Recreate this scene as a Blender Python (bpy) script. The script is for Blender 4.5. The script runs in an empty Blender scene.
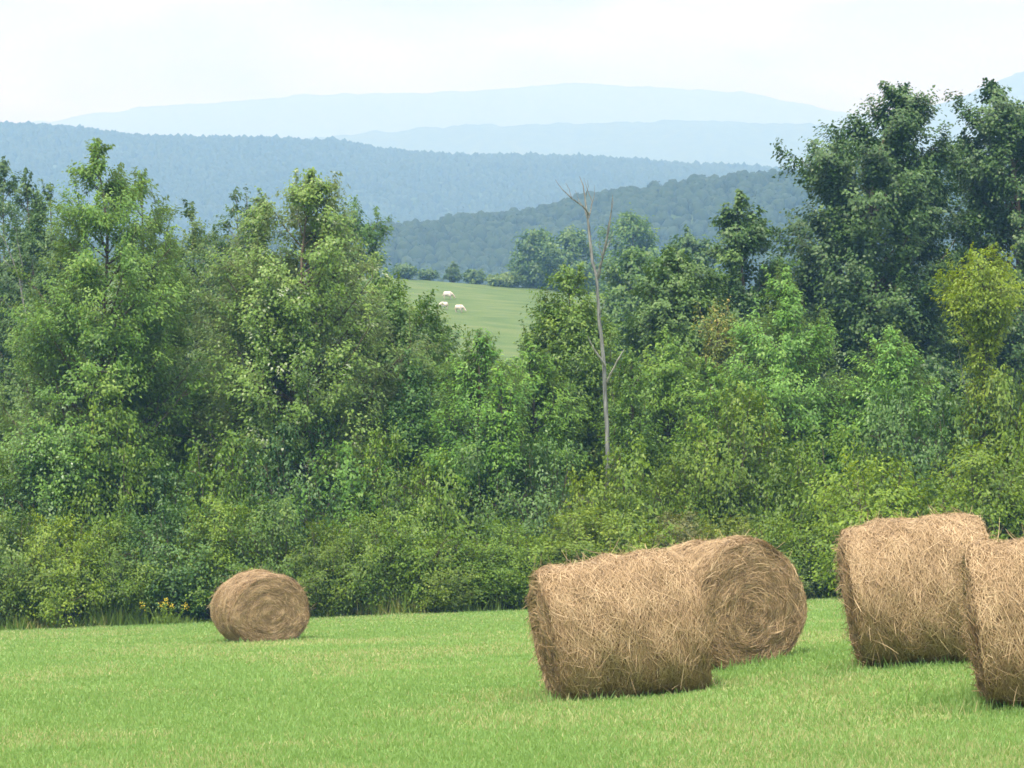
import bpy, math, random
import numpy as np

rng = np.random.default_rng(7)
scene = bpy.context.scene
COL = scene.collection

# ------------------------------------------------------------------ camera
F = 2634.0                       # focal length in pixels (1024 px wide)
HORIZON = 340.0                  # true horizon row
PITCH = -math.atan((384.0 - HORIZON) / F)
cam_d = bpy.data.cameras.new('camera')
cam_d.sensor_width = 36.0
cam_d.lens = 36.0 * F / 1024.0
cam_d.clip_start = 0.5
cam_d.clip_end = 30000.0
cam = bpy.data.objects.new('camera', cam_d)
cam.rotation_euler = (math.pi / 2 + PITCH, 0, 0)
COL.objects.link(cam)
scene.camera = cam


def at(px, py, Y):
    """world point seen at pixel (px, py) at forward distance Y"""
    vx, vu = (px - 512.0) / F, (384.0 - py) / F
    fy = math.cos(PITCH) - math.sin(PITCH) * vu
    fz = math.sin(PITCH) + math.cos(PITCH) * vu
    return np.array((vx / fy * Y, Y, fz / fy * Y))


# ------------------------------------------------------------------ noise helpers
def smooth(t):
    t = np.clip(t, 0, 1)
    return t * t * (3 - 2 * t)


def vnoise(x, y, seed=0):
    x = np.asarray(x, float); y = np.asarray(y, float)
    xi = np.floor(x).astype(np.int64); yi = np.floor(y).astype(np.int64)
    fx = x - xi; fy = y - yi
    fx = fx * fx * (3 - 2 * fx); fy = fy * fy * (3 - 2 * fy)

    def h(a, b):
        n = (a * 374761393 + b * 668265263 + seed * 1442695041) & 0xffffffff
        n = ((n ^ (n >> 13)) * 1274126177) & 0xffffffff
        n = n ^ (n >> 16)
        return (n & 0xffff) / 65535.0
    a = h(xi, yi); b = h(xi + 1, yi); c = h(xi, yi + 1); d = h(xi + 1, yi + 1)
    return (a * (1 - fx) + b * fx) * (1 - fy) + (c * (1 - fx) + d * fx) * fy


def fbm(x, y, seed=0, octv=4):
    s = 0; a = 0.5; t = 0
    for i in range(octv):
        s = s + a * vnoise(np.asarray(x) * 2 ** i, np.asarray(y) * 2 ** i, seed + i * 17)
        t += a; a *= 0.5
    return s / t


# ------------------------------------------------------------------ terrain
PY = np.array([-300, 0, 66, 100, 150, 200, 250, 290, 330, 350, 400, 600, 900, 1500, 12000.])
PZ = np.array([22.0, -1.55, -6.76, -9.3, -11.0, -7.0, -0.8, 3.6, 6.9, 7.2, 3.0, -16, -22, -28, -28.])


def ground_z(X, Y):
    X = np.asarray(X, float); Y = np.asarray(Y, float)
    z = np.interp(Y, PY, PZ)
    # soften the profile a little beyond the field
    z2 = (np.interp(Y - 12, PY, PZ) + np.interp(Y + 12, PY, PZ) + z) / 3
    z = np.where(Y > 90, z2, z)
    near = 1 - smooth((Y - 90) / 60)
    z = z + 0.0385 * np.clip(X, -60, 60) * near
    past = smooth((Y - 170) / 80) * (1 - smooth((Y - 380) / 150))
    z = z - past * 0.075 * 45 * np.tanh((X + 3) / 45)
    z = z + 0.25 * smooth((X - 1.2) / 3) * smooth((Y - 20) / 6) * (1 - smooth((Y - 34) / 15)) * (Y > 0)
    z = z + 0.035 * (fbm(X * 0.35, Y * 0.25, 3, 3) - 0.5) * (Y < 120)
    z = z + past * 0.9 * (fbm(X * 0.05, Y * 0.05, 9, 3) - 0.5)
    return z


def on_ground(px, Y):
    X = (px - 512.0) / F * Y / (math.cos(PITCH))
    return np.array((X, Y, float(ground_z(X, Y))))


def hit_ground(px, py, y0=150.0, y1=345.0):
    ys = np.linspace(y0, y1, 1500)
    p = at(px, py, 1.0)
    dz = p[2] * ys - ground_z(p[0] * ys, ys)
    i = np.argmax(dz < 0)
    Y = ys[i]
    return np.array((p[0] * Y, Y, float(ground_z(p[0] * Y, Y))))


# ------------------------------------------------------------------ mesh helpers
def mesh_np(name, V, Fc, mat, tint=None, smooth_shade=False, mats=None, mat_idx=None):
    me = bpy.data.meshes.new(name)
    V = np.ascontiguousarray(V, dtype=np.float32)
    Fc = np.ascontiguousarray(Fc, dtype=np.int32)
    n, k = Fc.shape
    me.vertices.add(len(V)); me.vertices.foreach_set('co', V.ravel())
    me.loops.add(n * k); me.loops.foreach_set('vertex_index', Fc.ravel())
    me.polygons.add(n)
    me.polygons.foreach_set('loop_start', np.arange(0, n * k, k, dtype=np.int32))
    me.polygons.foreach_set('loop_total', np.full(n, k, dtype=np.int32))
    if smooth_shade:
        me.polygons.foreach_set('use_smooth', np.ones(n, dtype=bool))
    me.materials.append(mat)
    if mats:
        for m in mats: me.materials.append(m)
        me.polygons.foreach_set('material_index', np.asarray(mat_idx, dtype=np.int32))
    if tint is not None:
        a = me.attributes.new('tint', 'FLOAT', 'POINT')
        a.data.foreach_set('value', np.ascontiguousarray(tint, dtype=np.float32))
    me.update(calc_edges=True)
    me.validate()
    return me


def obj(name, me, parent=None, loc=None):
    o = bpy.data.objects.new(name, me)
    COL.objects.link(o)
    if parent is not None: o.parent = parent
    if loc is not None: o.location = loc
    return o


def thing(name, label, cat, loc, group=None):
    o = bpy.data.objects.new(name, None)
    o.empty_display_size = 0.3
    COL.objects.link(o)
    o.location = loc
    o['label'] = label; o['category'] = cat
    if group: o['group'] = group
    return o


def nrm(a):
    return a / (np.linalg.norm(a, axis=-1, keepdims=True) + 1e-9)


class Soup:
    def __init__(self): self.v = []; self.f = []; self.t = []; self.m = []; self.n = 0

    def add(self, V, Fc, tint=None, mi=0):
        self.v.append(V); self.f.append(Fc + self.n)
        self.t.append(np.full(len(V), 0.5) if tint is None else tint)
        self.m.append(np.full(len(Fc), mi))
        self.n += len(V)

    def mesh(self, name, mat, **kw):
        mi = np.concatenate(self.m)
        if 'mats' in kw: kw['mat_idx'] = mi
        return mesh_np(name, np.concatenate(self.v), np.concatenate(self.f), mat,
                       tint=np.concatenate(self.t), **kw)


def tubes(P, R, sides):
    """P (N,k,3) centre lines, R (N,k) radii -> verts, quads"""
    N, k, _ = P.shape
    T = np.gradient(P, axis=1); T = nrm(T)
    ref = np.where(np.abs(T[..., 2:3]) > 0.9, np.array([1., 0, 0]), np.array([0, 0, 1.]))
    A = nrm(np.cross(T, ref)); B = np.cross(T, A)
    ang = np.arange(sides) / sides * 2 * np.pi
    V = P[:, :, None, :] + R[:, :, None, None] * (np.cos(ang)[None, None, :, None] * A[:, :, None, :]
                                                  + np.sin(ang)[None, None, :, None] * B[:, :, None, :])
    idx = np.arange(N * k * sides).reshape(N, k, sides)
    a = idx[:, :-1, :]; b = idx[:, 1:, :]
    Q = np.stack([a, np.roll(a, -1, 2), np.roll(b, -1, 2), b], -1).reshape(-1, 4)
    return V.reshape(-1, 3), Q


def bez(p0, p1, p2, k):
    t = np.linspace(0, 1, k)[None, :, None]
    return (1 - t) ** 2 * p0[:, None] + 2 * t * (1 - t) * p1[:, None] + t * t * p2[:, None]


def leaf_quads(C, Nn, Lg, ln, wd):
    """rhombic leaves folded a little along the midrib"""
    Nn = nrm(Nn)
    Lg = nrm(Lg - (Lg * Nn).sum(-1, keepdims=True) * Nn)
    S = np.cross(Nn, Lg)
    l = ln[:, None]; w = wd[:, None]
    base = C - Lg * l * 0.5
    tip = C + Lg * l * 0.5 - Nn * l * 0.12
    lf = C + S * w * 0.5 + Nn * w * 0.18 - Lg * l * 0.06
    rt = C - S * w * 0.5 + Nn * w * 0.18 - Lg * l * 0.06
    V = np.stack([base, rt, tip, lf], 1).reshape(-1, 3)
    Q = np.arange(len(C) * 4).reshape(-1, 4)
    return V, Q


# ------------------------------------------------------------------ materials
def new_mat(name):
    m = bpy.data.materials.new(name); m.use_nodes = True
    nt = m.node_tree; nt.nodes.clear()
    out = nt.nodes.new('ShaderNodeOutputMaterial')
    return m, nt, nt.nodes, nt.links, out


def ramp(nodes, stops):
    r = nodes.new('ShaderNodeValToRGB')
    e = r.color_ramp.elements
    e[0].position = stops[0][0]; e[0].color = (*stops[0][1], 1)
    e[1].position = stops[-1][0]; e[1].color = (*stops[-1][1], 1)
    for p, c in stops[1:-1]:
        n = e.new(p); n.color = (*c, 1)
    return r


def leaf_mat(name, dark, base, light, rough=0.5, trans=0.3, under=None, spec=0.4, white=None):
    m, nt, N, L, out = new_mat(name)
    at_ = N.new('ShaderNodeAttribute'); at_.attribute_name = 'tint'
    rp = ramp(N, [(0.0, dark), (0.5, base), (1.0, light)] if not white else [(0, dark), (.47, base), (.92, light), (1.0, white)])
    L.new(at_.outputs['Fac'], rp.inputs[0])
    oi = N.new('ShaderNodeObjectInfo')
    mx = N.new('ShaderNodeMix'); mx.data_type = 'RGBA'; mx.blend_type = 'MULTIPLY'; mx.inputs[0].default_value = 1
    L.new(rp.outputs[0], mx.inputs[6]); L.new(oi.outputs['Color'], mx.inputs[7])
    colr = mx.outputs[2]
    if under:
        g = N.new('ShaderNodeNewGeometry')
        m2 = N.new('ShaderNodeMix'); m2.data_type = 'RGBA'
        L.new(g.outputs['Backfacing'], m2.inputs[0]); L.new(colr, m2.inputs[6]); m2.inputs[7].default_value = (*under, 1)
        colr = m2.outputs[2]
    p = N.new('ShaderNodeBsdfPrincipled')
    p.inputs['Roughness'].default_value = rough
    p.inputs['Specular IOR Level'].default_value = spec
    L.new(colr, p.inputs['Base Color'])
    t = N.new('ShaderNodeBsdfTranslucent')
    hs = N.new('ShaderNodeHueSaturation'); hs.inputs['Saturation'].default_value = 1.15; hs.inputs['Value'].default_value = 1.2
    hs.inputs['Hue'].default_value = 0.485
    L.new(colr, hs.inputs['Color']); L.new(hs.outputs[0], t.inputs['Color'])
    ms = N.new('ShaderNodeMixShader'); ms.inputs[0].default_value = trans
    L.new(p.outputs[0], ms.inputs[1]); L.new(t.outputs[0], ms.inputs[2]); L.new(ms.outputs[0], out.inputs['Surface'])
    return m


def bark_mat(name, c1, c2, scale=(14, 14, 2.5)):
    m, nt, N, L, out = new_mat(name)
    tc = N.new('ShaderNodeTexCoord'); mp = N.new('ShaderNodeMapping'); mp.inputs['Scale'].default_value = scale
    n = N.new('ShaderNodeTexNoise'); n.inputs['Scale'].default_value = 1.0; n.inputs['Detail'].default_value = 5
    L.new(tc.outputs['Object'], mp.inputs[0]); L.new(mp.outputs[0], n.inputs['Vector'])
    r = ramp(N, [(0.3, c1), (0.7, c2)]); L.new(n.outputs['Fac'], r.inputs[0])
    p = N.new('ShaderNodeBsdfPrincipled'); p.inputs['Roughness'].default_value = 0.9
    p.inputs['Specular IOR Level'].default_value = 0.1
    b = N.new('ShaderNodeBump'); b.inputs['Strength'].default_value = 0.6; b.inputs['Distance'].default_value = 0.03
    L.new(n.outputs['Fac'], b.inputs['Height']); L.new(b.outputs[0], p.inputs['Normal'])
    L.new(r.outputs[0], p.inputs['Base Color']); L.new(p.outputs[0], out.inputs['Surface'])
    return m


G = 1.0
M = {}
M['ash'] = leaf_mat('ash_leaves', (.040, .108, .014), (.120, .252, .034), (.26, .385, .07), .45, .38, under=(.13, .21, .06))
M['poplar'] = leaf_mat('poplar_leaves', (.048, .110, .018), (.138, .25, .042), (.26, .375, .09), .4, .36, under=(.20, .27, .12), white=(.36, .43, .29))
M['olive'] = leaf_mat('olive_leaves', (.042, .09, .014), (.105, .19, .028), (.21, .28, .055), .5, .3)
M['oak'] = leaf_mat('oak_leaves', (.018, .054, .010), (.048, .112, .021), (.105, .19, .048), .5, .2, spec=.4)
M['dull'] = leaf_mat('dull_leaves', (.032, .08, .017), (.072, .152, .034), (.14, .23, .065), .5, .25)
M['yellow'] = leaf_mat('yellow_green_leaves', (.09, .15, .012), (.19, .29, .02), (.32, .40, .05), .5, .4)
M['rust'] = leaf_mat('rusty_leaves', (.06, .11, .02), (.15, .16, .04), (.38, .23, .075), .55, .3)
M['bush'] = leaf_mat('shrub_leaves', (.038, .088, .009), (.118, .202, .018), (.25, .34, .042), .5, .36)
M['wood'] = leaf_mat('forest_leaves', (.016, .032, .010), (.028, .054, .016), (.056, .085, .024), .7, .15, spec=.1)
M['bark'] = bark_mat('bark', (.05, .04, .03), (.16, .13, .10))
M['pale_bark'] = bark_mat('grey_bark', (.16, .14, .12), (.36, .33, .30))
M['deadwood'] = bark_mat('dead_wood', (.06, .066, .06), (.24, .255, .24), (22, 22, 2.2))


M['pale_wood'] = bark_mat('broken_pale_wood', (.28, .27, .25), (.5, .49, .46), (22, 22, 2.2))


def straw_mat(name, dark, base, light):
    m, nt, N, L, out = new_mat(name)
    at_ = N.new('ShaderNodeAttribute'); at_.attribute_name = 'tint'
    r = ramp(N, [(0, dark), (.5, base), (1, light)]); L.new(at_.outputs['Fac'], r.inputs[0])
    p = N.new('ShaderNodeBsdfPrincipled'); p.inputs['Roughness'].default_value = .65
    p.inputs['Specular IOR Level'].default_value = .25
    L.new(r.outputs[0], p.inputs['Base Color']); L.new(p.outputs[0], out.inputs['Surface'])
    return m


M['straw'] = straw_mat('straw', (.10, .066, .030), (.33, .235, .122), (.60, .47, .28))


def hay_core_mat(name):
    m, nt, N, L, out = new_mat(name)
    tc = N.new('ShaderNodeTexCoord')
    n1 = N.new('ShaderNodeTexNoise'); n1.inputs['Scale'].default_value = 26; n1.inputs['Detail'].default_value = 6
    n1.inputs['Distortion'].default_value = 2.5
    L.new(tc.outputs['Object'], n1.inputs['Vector'])
    n2 = N.new('ShaderNodeTexNoise'); n2.inputs['Scale'].default_value = 3; n2.inputs['Detail'].default_value = 3
    L.new(tc.outputs['Object'], n2.inputs['Vector'])
    ad = N.new('ShaderNodeMath'); ad.operation = 'MULTIPLY_ADD'; ad.inputs[1].default_value = .6
    L.new(n2.outputs['Fac'], ad.inputs[0])
    mu = N.new('ShaderNodeMath'); mu.operation = 'MULTIPLY'; mu.inputs[1].default_value = .6
    L.new(n1.outputs['Fac'], mu.inputs[0]); L.new(mu.outputs[0], ad.inputs[2])
    r = ramp(N, [(.35, (.09, .055, .024)), (.6, (.21, .14, .07)), (.85, (.36, .25, .14))])
    L.new(ad.outputs[0], r.inputs[0])
    p = N.new('ShaderNodeBsdfPrincipled'); p.inputs['Roughness'].default_value = .9
    p.inputs['Specular IOR Level'].default_value = .1
    b = N.new('ShaderNodeBump'); b.inputs['Strength'].default_value = 1; b.inputs['Distance'].default_value = .03
    L.new(n1.outputs['Fac'], b.inputs['Height']); L.new(b.outputs[0], p.inputs['Normal'])
    L.new(r.outputs[0], p.inputs['Base Color']); L.new(p.outputs[0], out.inputs['Surface'])
    return m


M['hay'] = hay_core_mat('packed_hay')
M['grass'] = leaf_mat('grass_blades', (.11, .205, .052), (.185, .312, .09), (.34, .345, .16), .55, .35, spec=.2)
M['tallgrass'] = leaf_mat('tall_grass_blades', (.06, .125, .018), (.14, .22, .04), (.34, .32, .12), .55, .3, spec=.2)


def ground_mat():
    m, nt, N, L, out = new_mat('ground_cover')
    tc = N.new('ShaderNodeTexCoord')
    sx = N.new('ShaderNodeSeparateXYZ'); L.new(tc.outputs['Object'], sx.inputs[0])

    def noise(scale, det=4, dist=0):
        n = N.new('ShaderNodeTexNoise'); n.inputs['Scale'].default_value = scale
        n.inputs['Detail'].default_value = det; n.inputs['Distortion'].default_value = dist
        L.new(tc.outputs['Object'], n.inputs['Vector']); return n

    def step(a, b):
        r = N.new('ShaderNodeMapRange'); r.inputs[1].default_value = a; r.inputs[2].default_value = b
        r.interpolation_type = 'SMOOTHSTEP'
        L.new(sx.outputs['Y'], r.inputs[0]); return r
    nf = noise(5, 8); np_ = noise(.33, 5, .6)
    field = ramp(N, [(.3, (.11, .175, .045)), (.55, (.165, .245, .07)), (.8, (.25, .27, .11))])
    L.new(nf.outputs['Fac'], field.inputs[0])
    dry = ramp(N, [(.52, (0, 0, 0)), (.72, (1, 1, 1))]); L.new(np_.outputs['Fac'], dry.inputs[0])
    mf = N.new('ShaderNodeMix'); mf.data_type = 'RGBA'; mf.inputs[7].default_value = (.24, .22, .10, 1)
    ms = N.new('ShaderNodeMath'); ms.operation = 'MULTIPLY'; ms.inputs[1].default_value = .55
    L.new(dry.outputs[0], ms.inputs[0]); L.new(ms.outputs[0], mf.inputs[0]); L.new(field.outputs[0], mf.inputs[6])
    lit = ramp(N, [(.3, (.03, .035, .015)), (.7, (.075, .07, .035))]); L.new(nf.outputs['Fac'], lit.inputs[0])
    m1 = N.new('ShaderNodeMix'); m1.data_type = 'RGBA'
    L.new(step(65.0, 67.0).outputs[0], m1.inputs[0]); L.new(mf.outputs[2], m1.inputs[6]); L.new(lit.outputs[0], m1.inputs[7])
    # hill pasture, grazed in faint terraces along the slope
    mp = N.new('ShaderNodeMapping'); mp.inputs['Scale'].default_value = (.22, .5, .5)
    L.new(tc.outputs['Object'], mp.inputs[0])
    n3 = N.new('ShaderNodeTexNoise'); n3.inputs['Scale'].default_value = 1.0; n3.inputs['Detail'].default_value = 6
    L.new(mp.outputs[0], n3.inputs['Vector'])
    pas = ramp(N, [(.3, (.06, .105, .032)), (.5, (.082, .13, .04)), (.75, (.115, .15, .058))]); L.new(n3.outputs['Fac'], pas.inputs[0])
    m2 = N.new('ShaderNodeMix'); m2.data_type = 'RGBA'
    L.new(step(175, 195).outputs[0], m2.inputs[0]); L.new(m1.outputs[2], m2.inputs[6]); L.new(pas.outputs[0], m2.inputs[7])
    m3 = N.new('ShaderNodeMix'); m3.data_type = 'RGBA'; m3.inputs[7].default_value = (.04, .07, .02, 1)
    L.new(step(360, 420).outputs[0], m3.inputs[0]); L.new(m2.outputs[2], m3.inputs[6])
    p = N.new('ShaderNodeBsdfPrincipled'); p.inputs['Roughness'].default_value = .95
    p.inputs['Specular IOR Level'].default_value = .05
    b = N.new('ShaderNodeBump'); b.inputs['Strength'].default_value = .5; b.inputs['Distance'].default_value = .06
    L.new(nf.outputs['Fac'], b.inputs['Height']); L.new(b.outputs[0], p.inputs['Normal'])
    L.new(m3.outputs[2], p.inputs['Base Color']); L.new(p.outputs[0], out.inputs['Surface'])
    return m


def hill_mat(name):
    m, nt, N, L, out = new_mat(name)
    tc = N.new('ShaderNodeTexCoord')
    n = N.new('ShaderNodeTexNoise'); n.inputs['Scale'].default_value = .05; n.inputs['Detail'].default_value = 6
    L.new(tc.outputs['Object'], n.inputs['Vector'])
    r = ramp(N, [(.3, (.03, .055, .018)), (.55, (.05, .085, .025)), (.8, (.085, .115, .035))]); L.new(n.outputs['Fac'], r.inputs[0])
    p = N.new('ShaderNodeBsdfPrincipled'); p.inputs['Roughness'].default_value = 1; p.inputs['Specular IOR Level'].default_value = 0
    L.new(r.outputs[0], p.inputs['Base Color']); L.new(p.outputs[0], out.inputs['Surface'])
    return m


M['hill'] = hill_mat('wooded_slope')

# ------------------------------------------------------------------ ground sheet
xs = np.concatenate([-np.geomspace(40, 5500, 40)[::-1], np.linspace(-38, 38, 153), np.geomspace(40, 5500, 40)])
ys = np.concatenate([np.linspace(-250, -5, 12), np.arange(0, 120, .5), np.arange(120, 420, 3), np.geomspace(422, 9400, 60)])
GX, GY = np.meshgrid(xs, ys)
GV = np.stack([GX, GY, ground_z(GX, GY)], -1).reshape(-1, 3)
nx, ny = len(xs), len(ys)
ii = np.arange(nx * ny).reshape(ny, nx)
GQ = np.stack([ii[:-1, :-1], ii[:-1, 1:], ii[1:, 1:], ii[1:, :-1]], -1).reshape(-1, 4)
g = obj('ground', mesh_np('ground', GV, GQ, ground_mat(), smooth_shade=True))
g['kind'] = 'structure'


# ------------------------------------------------------------------ hills
def make_hill(name, D, front, back, base, ridge, drop=0.0, rough=0.0, rscale=60., nxs=260, nys=60, seed=1):
    rp = np.array(ridge, float)
    Xr = (rp[:, 0] - 512) / F * D
    Zr = np.array([at(a, b, D)[2] for a, b in ridge]) - drop
    o = np.argsort(Xr); Xr = Xr[o]; Zr = Zr[o]

    def hz(X, Y):
        # rounded ridge line
        s = D * 0.012
        zr = (np.interp(X, Xr, Zr) * 2 + np.interp(X - s, Xr, Zr) + np.interp(X + s, Xr, Zr)) / 4
        t = np.where(Y < D, (D - Y) / front, (Y - D) / back)
        pr = 0.5 + 0.5 * np.cos(np.pi * np.clip(t, 0, 1))
        gul = 1 - 0.16 * (fbm(X / (front * .22), Y / (front * .5), seed, 3)) * np.sin(np.pi * np.clip(t, 0, 1)) * 2
        z = base + (zr - base) * pr * gul
        if rough: z = z + rough * (fbm(X / rscale, Y / rscale, seed + 5, 4) - .5) * pr
        return z
    x = np.linspace(Xr[0], Xr[-1], nxs)
    y = np.concatenate([np.linspace(D - front, D, nys), np.linspace(D, D + back, nys // 2)[1:]])
    X, Y = np.meshgrid(x, y)
    ex = np.minimum(1, np.minimum(X - x[0], x[-1] - X) / ((x[-1] - x[0]) * .06))
    Z = (hz(X, Y) - base) * ex + base
    V = np.stack([X, Y, Z], -1).reshape(-1, 3)
    i = np.arange(X.size).reshape(X.shape)
    Q = np.stack([i[:-1, :-1], i[:-1, 1:], i[1:, 1:], i[1:, :-1]], -1).reshape(-1, 4)
    o = obj(name, mesh_np(name, V, Q, M['hill'], smooth_shade=True))
    o['kind'] = 'structure'
    return hz


near_h = make_hill('hill', 1050, 430, 500, -24, [(-500, 290), (-200, 262), (0, 246), (200, 232), (300, 224), (380, 216), (450, 209),
                   (530, 205), (570, 192), (610, 183), (660, 177), (720, 171), (790, 164), (900, 158), (1024, 152), (1300, 165), (1600, 220)], drop=6, rough=8, rscale=70, seed=11)
mid_h = make_hill('hill', 2600, 1300, 1300, -30, [(-500, 150), (-200, 122), (0, 118), (60, 119), (120, 123), (200, 128), (300, 132), (360, 140), (400, 147),
                  (450, 152), (500, 151), (600, 153), (660, 156), (720, 160), (790, 162), (900, 168), (1050, 180), (1500, 230)], drop=10, rough=18, rscale=170, seed=21)
make_hill('far_ridge', 5200, 1700, 1500, -30, [(-300, 215), (100, 160), (250, 146), (340, 136), (420, 128), (500, 124.5), (620, 122), (700, 121), (780, 124),
          (850, 128), (1000, 140), (1300, 190)], rough=20, rscale=45, nxs=700, seed=31)
make_hill('mountain', 7600, 1900, 1500, -30, [(-400, 160), (-100, 136), (60, 119), (120, 110), (200, 103), (300, 95), (400, 93), (460, 91.5), (520, 86), (600, 84),
          (680, 87), (740, 93), (790, 102), (830, 111), (870, 118), (960, 126), (1200, 150), (1600, 220)], rough=24, rscale=60, nxs=700, seed=41)
make_hill('far_ridge', 5900, 1500, 1500, -30, [(780, 200), (840, 150), (890, 121), (920, 110), (960, 94), (1000, 79), (1030, 70), (1100, 52), (1250, 45), (1500, 90), (1800, 220)],
          rough=22, rscale=50, nxs=500, seed=51)


def canopy(name, hz, D, front, halfw, spacing, crown_r, n_face, fsize, seed, dome):
    """closed woodland on a far hillside: thousands of crowns of leaf clumps as one mass"""
    r = np.random.default_rng(seed)
    ny_ = int((front * 1.08) / spacing); nx_ = int(2 * halfw / spacing)
    X, Y = np.meshgrid(np.linspace(-halfw, halfw, nx_), np.linspace(D - front * .98, D + front * .1, ny_))
    X = (X + r.uniform(-.45, .45, X.shape) * spacing).ravel(); Y = (Y + r.uniform(-.45, .45, Y.shape) * spacing).ravel()
    Z = hz(X, Y)
    n = len(X)
    cr = crown_r * r.uniform(.6, 1.3, n)
    ht = cr * r.uniform(.9, 1.5, n)
    dark = r.random(n) < .04
    ht[dark] *= 1.25; cr[dark] *= .7
    ct = np.clip(.5 + r.normal(0, .08, n) + .45 * (fbm(X / 60, Y / 60, seed) - .5), 0, 1); ct[dark] = .2
    # each crown: a lumpy dome, with leaf clumps standing out of it
    rings, seg = dome
    el = np.linspace(-.25, 1, rings) * np.pi / 2; an = np.arange(seg) / seg * 2 * np.pi
    E, A = np.meshgrid(el, an, indexing='ij')
    d0 = np.stack([np.cos(E) * np.cos(A), np.cos(E) * np.sin(A), np.sin(E)], -1).reshape(-1, 3)
    jit = r.uniform(.78, 1.14, (n, rings * seg, 1))
    jit[:, -seg:] = r.uniform(.85, 1.1, (n, 1, 1))
    rot = r.uniform(0, 6.28, n); c_, s_ = np.cos(rot)[:, None], np.sin(rot)[:, None]
    dd = np.stack([d0[None, :, 0] * c_ - d0[None, :, 1] * s_, d0[None, :, 0] * s_ + d0[None, :, 1] * c_, np.broadcast_to(d0[None, :, 2], (n, len(d0)))], -1)
    B0 = np.stack([X, Y, Z], -1)[:, None]; SC = np.stack([cr, cr, ht], -1)[:, None]
    VD = B0 + dd * jit * SC
    ix = np.arange(n * rings * seg).reshape(n, rings, seg)
    QD = np.stack([ix[:, :-1], np.roll(ix[:, :-1], -1, 2), np.roll(ix[:, 1:], -1, 2), ix[:, 1:]], -1).reshape(-1, 4)
    td = np.clip(ct[:, None] + r.normal(0, .08, (n, rings * seg)), 0, 1).ravel()
    k = n_face
    u = r.uniform(0.0, 1, (n, k)); ph = r.uniform(0, 2 * np.pi, (n, k))
    s = np.sqrt(1 - u * u)
    dirs = np.stack([s * np.cos(ph), s * np.sin(ph), u], -1)
    C = B0 + dirs * r.uniform(.85, 1.03, (n, k, 1)) * SC
    Nn = nrm(dirs + r.normal(0, .35, dirs.shape) + np.array([0, 0, .3]))
    sz = fsize * r.uniform(.6, 1.4, n * k)
    V, Q = leaf_quads(C.reshape(-1, 3), Nn.reshape(-1, 3), r.normal(0, 1, (n * k, 3)), sz, sz * .9)
    t = np.repeat(np.clip(ct[:, None] + r.normal(0, .08, (n, k)), 0, 1).ravel(), 4)
    Q = np.concatenate([QD, Q + len(VD.reshape(-1, 3))]); V = np.concatenate([VD.reshape(-1, 3), V]); t = np.concatenate([td, t])
    o = obj(name, mesh_np(name, V, Q, M['wood'], tint=t, smooth_shade=True))
    o['kind'] = 'stuff'
    return o


w1 = canopy('woodland', near_h, 1050, 430, 290, 4.6, 2.9, 26, .8, 5, (5, 8))
w1['label'] = 'hazy green woodland covering the nearer hill beyond the pasture'; w1['category'] = 'woodland'
w2 = canopy('woodland', mid_h, 2600, 1300, 680, 6.8, 3.8, 2, 1.4, 6, (3, 6))
w2['label'] = 'blue hazy woodland covering the long middle hill'; w2['category'] = 'woodland'


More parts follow.
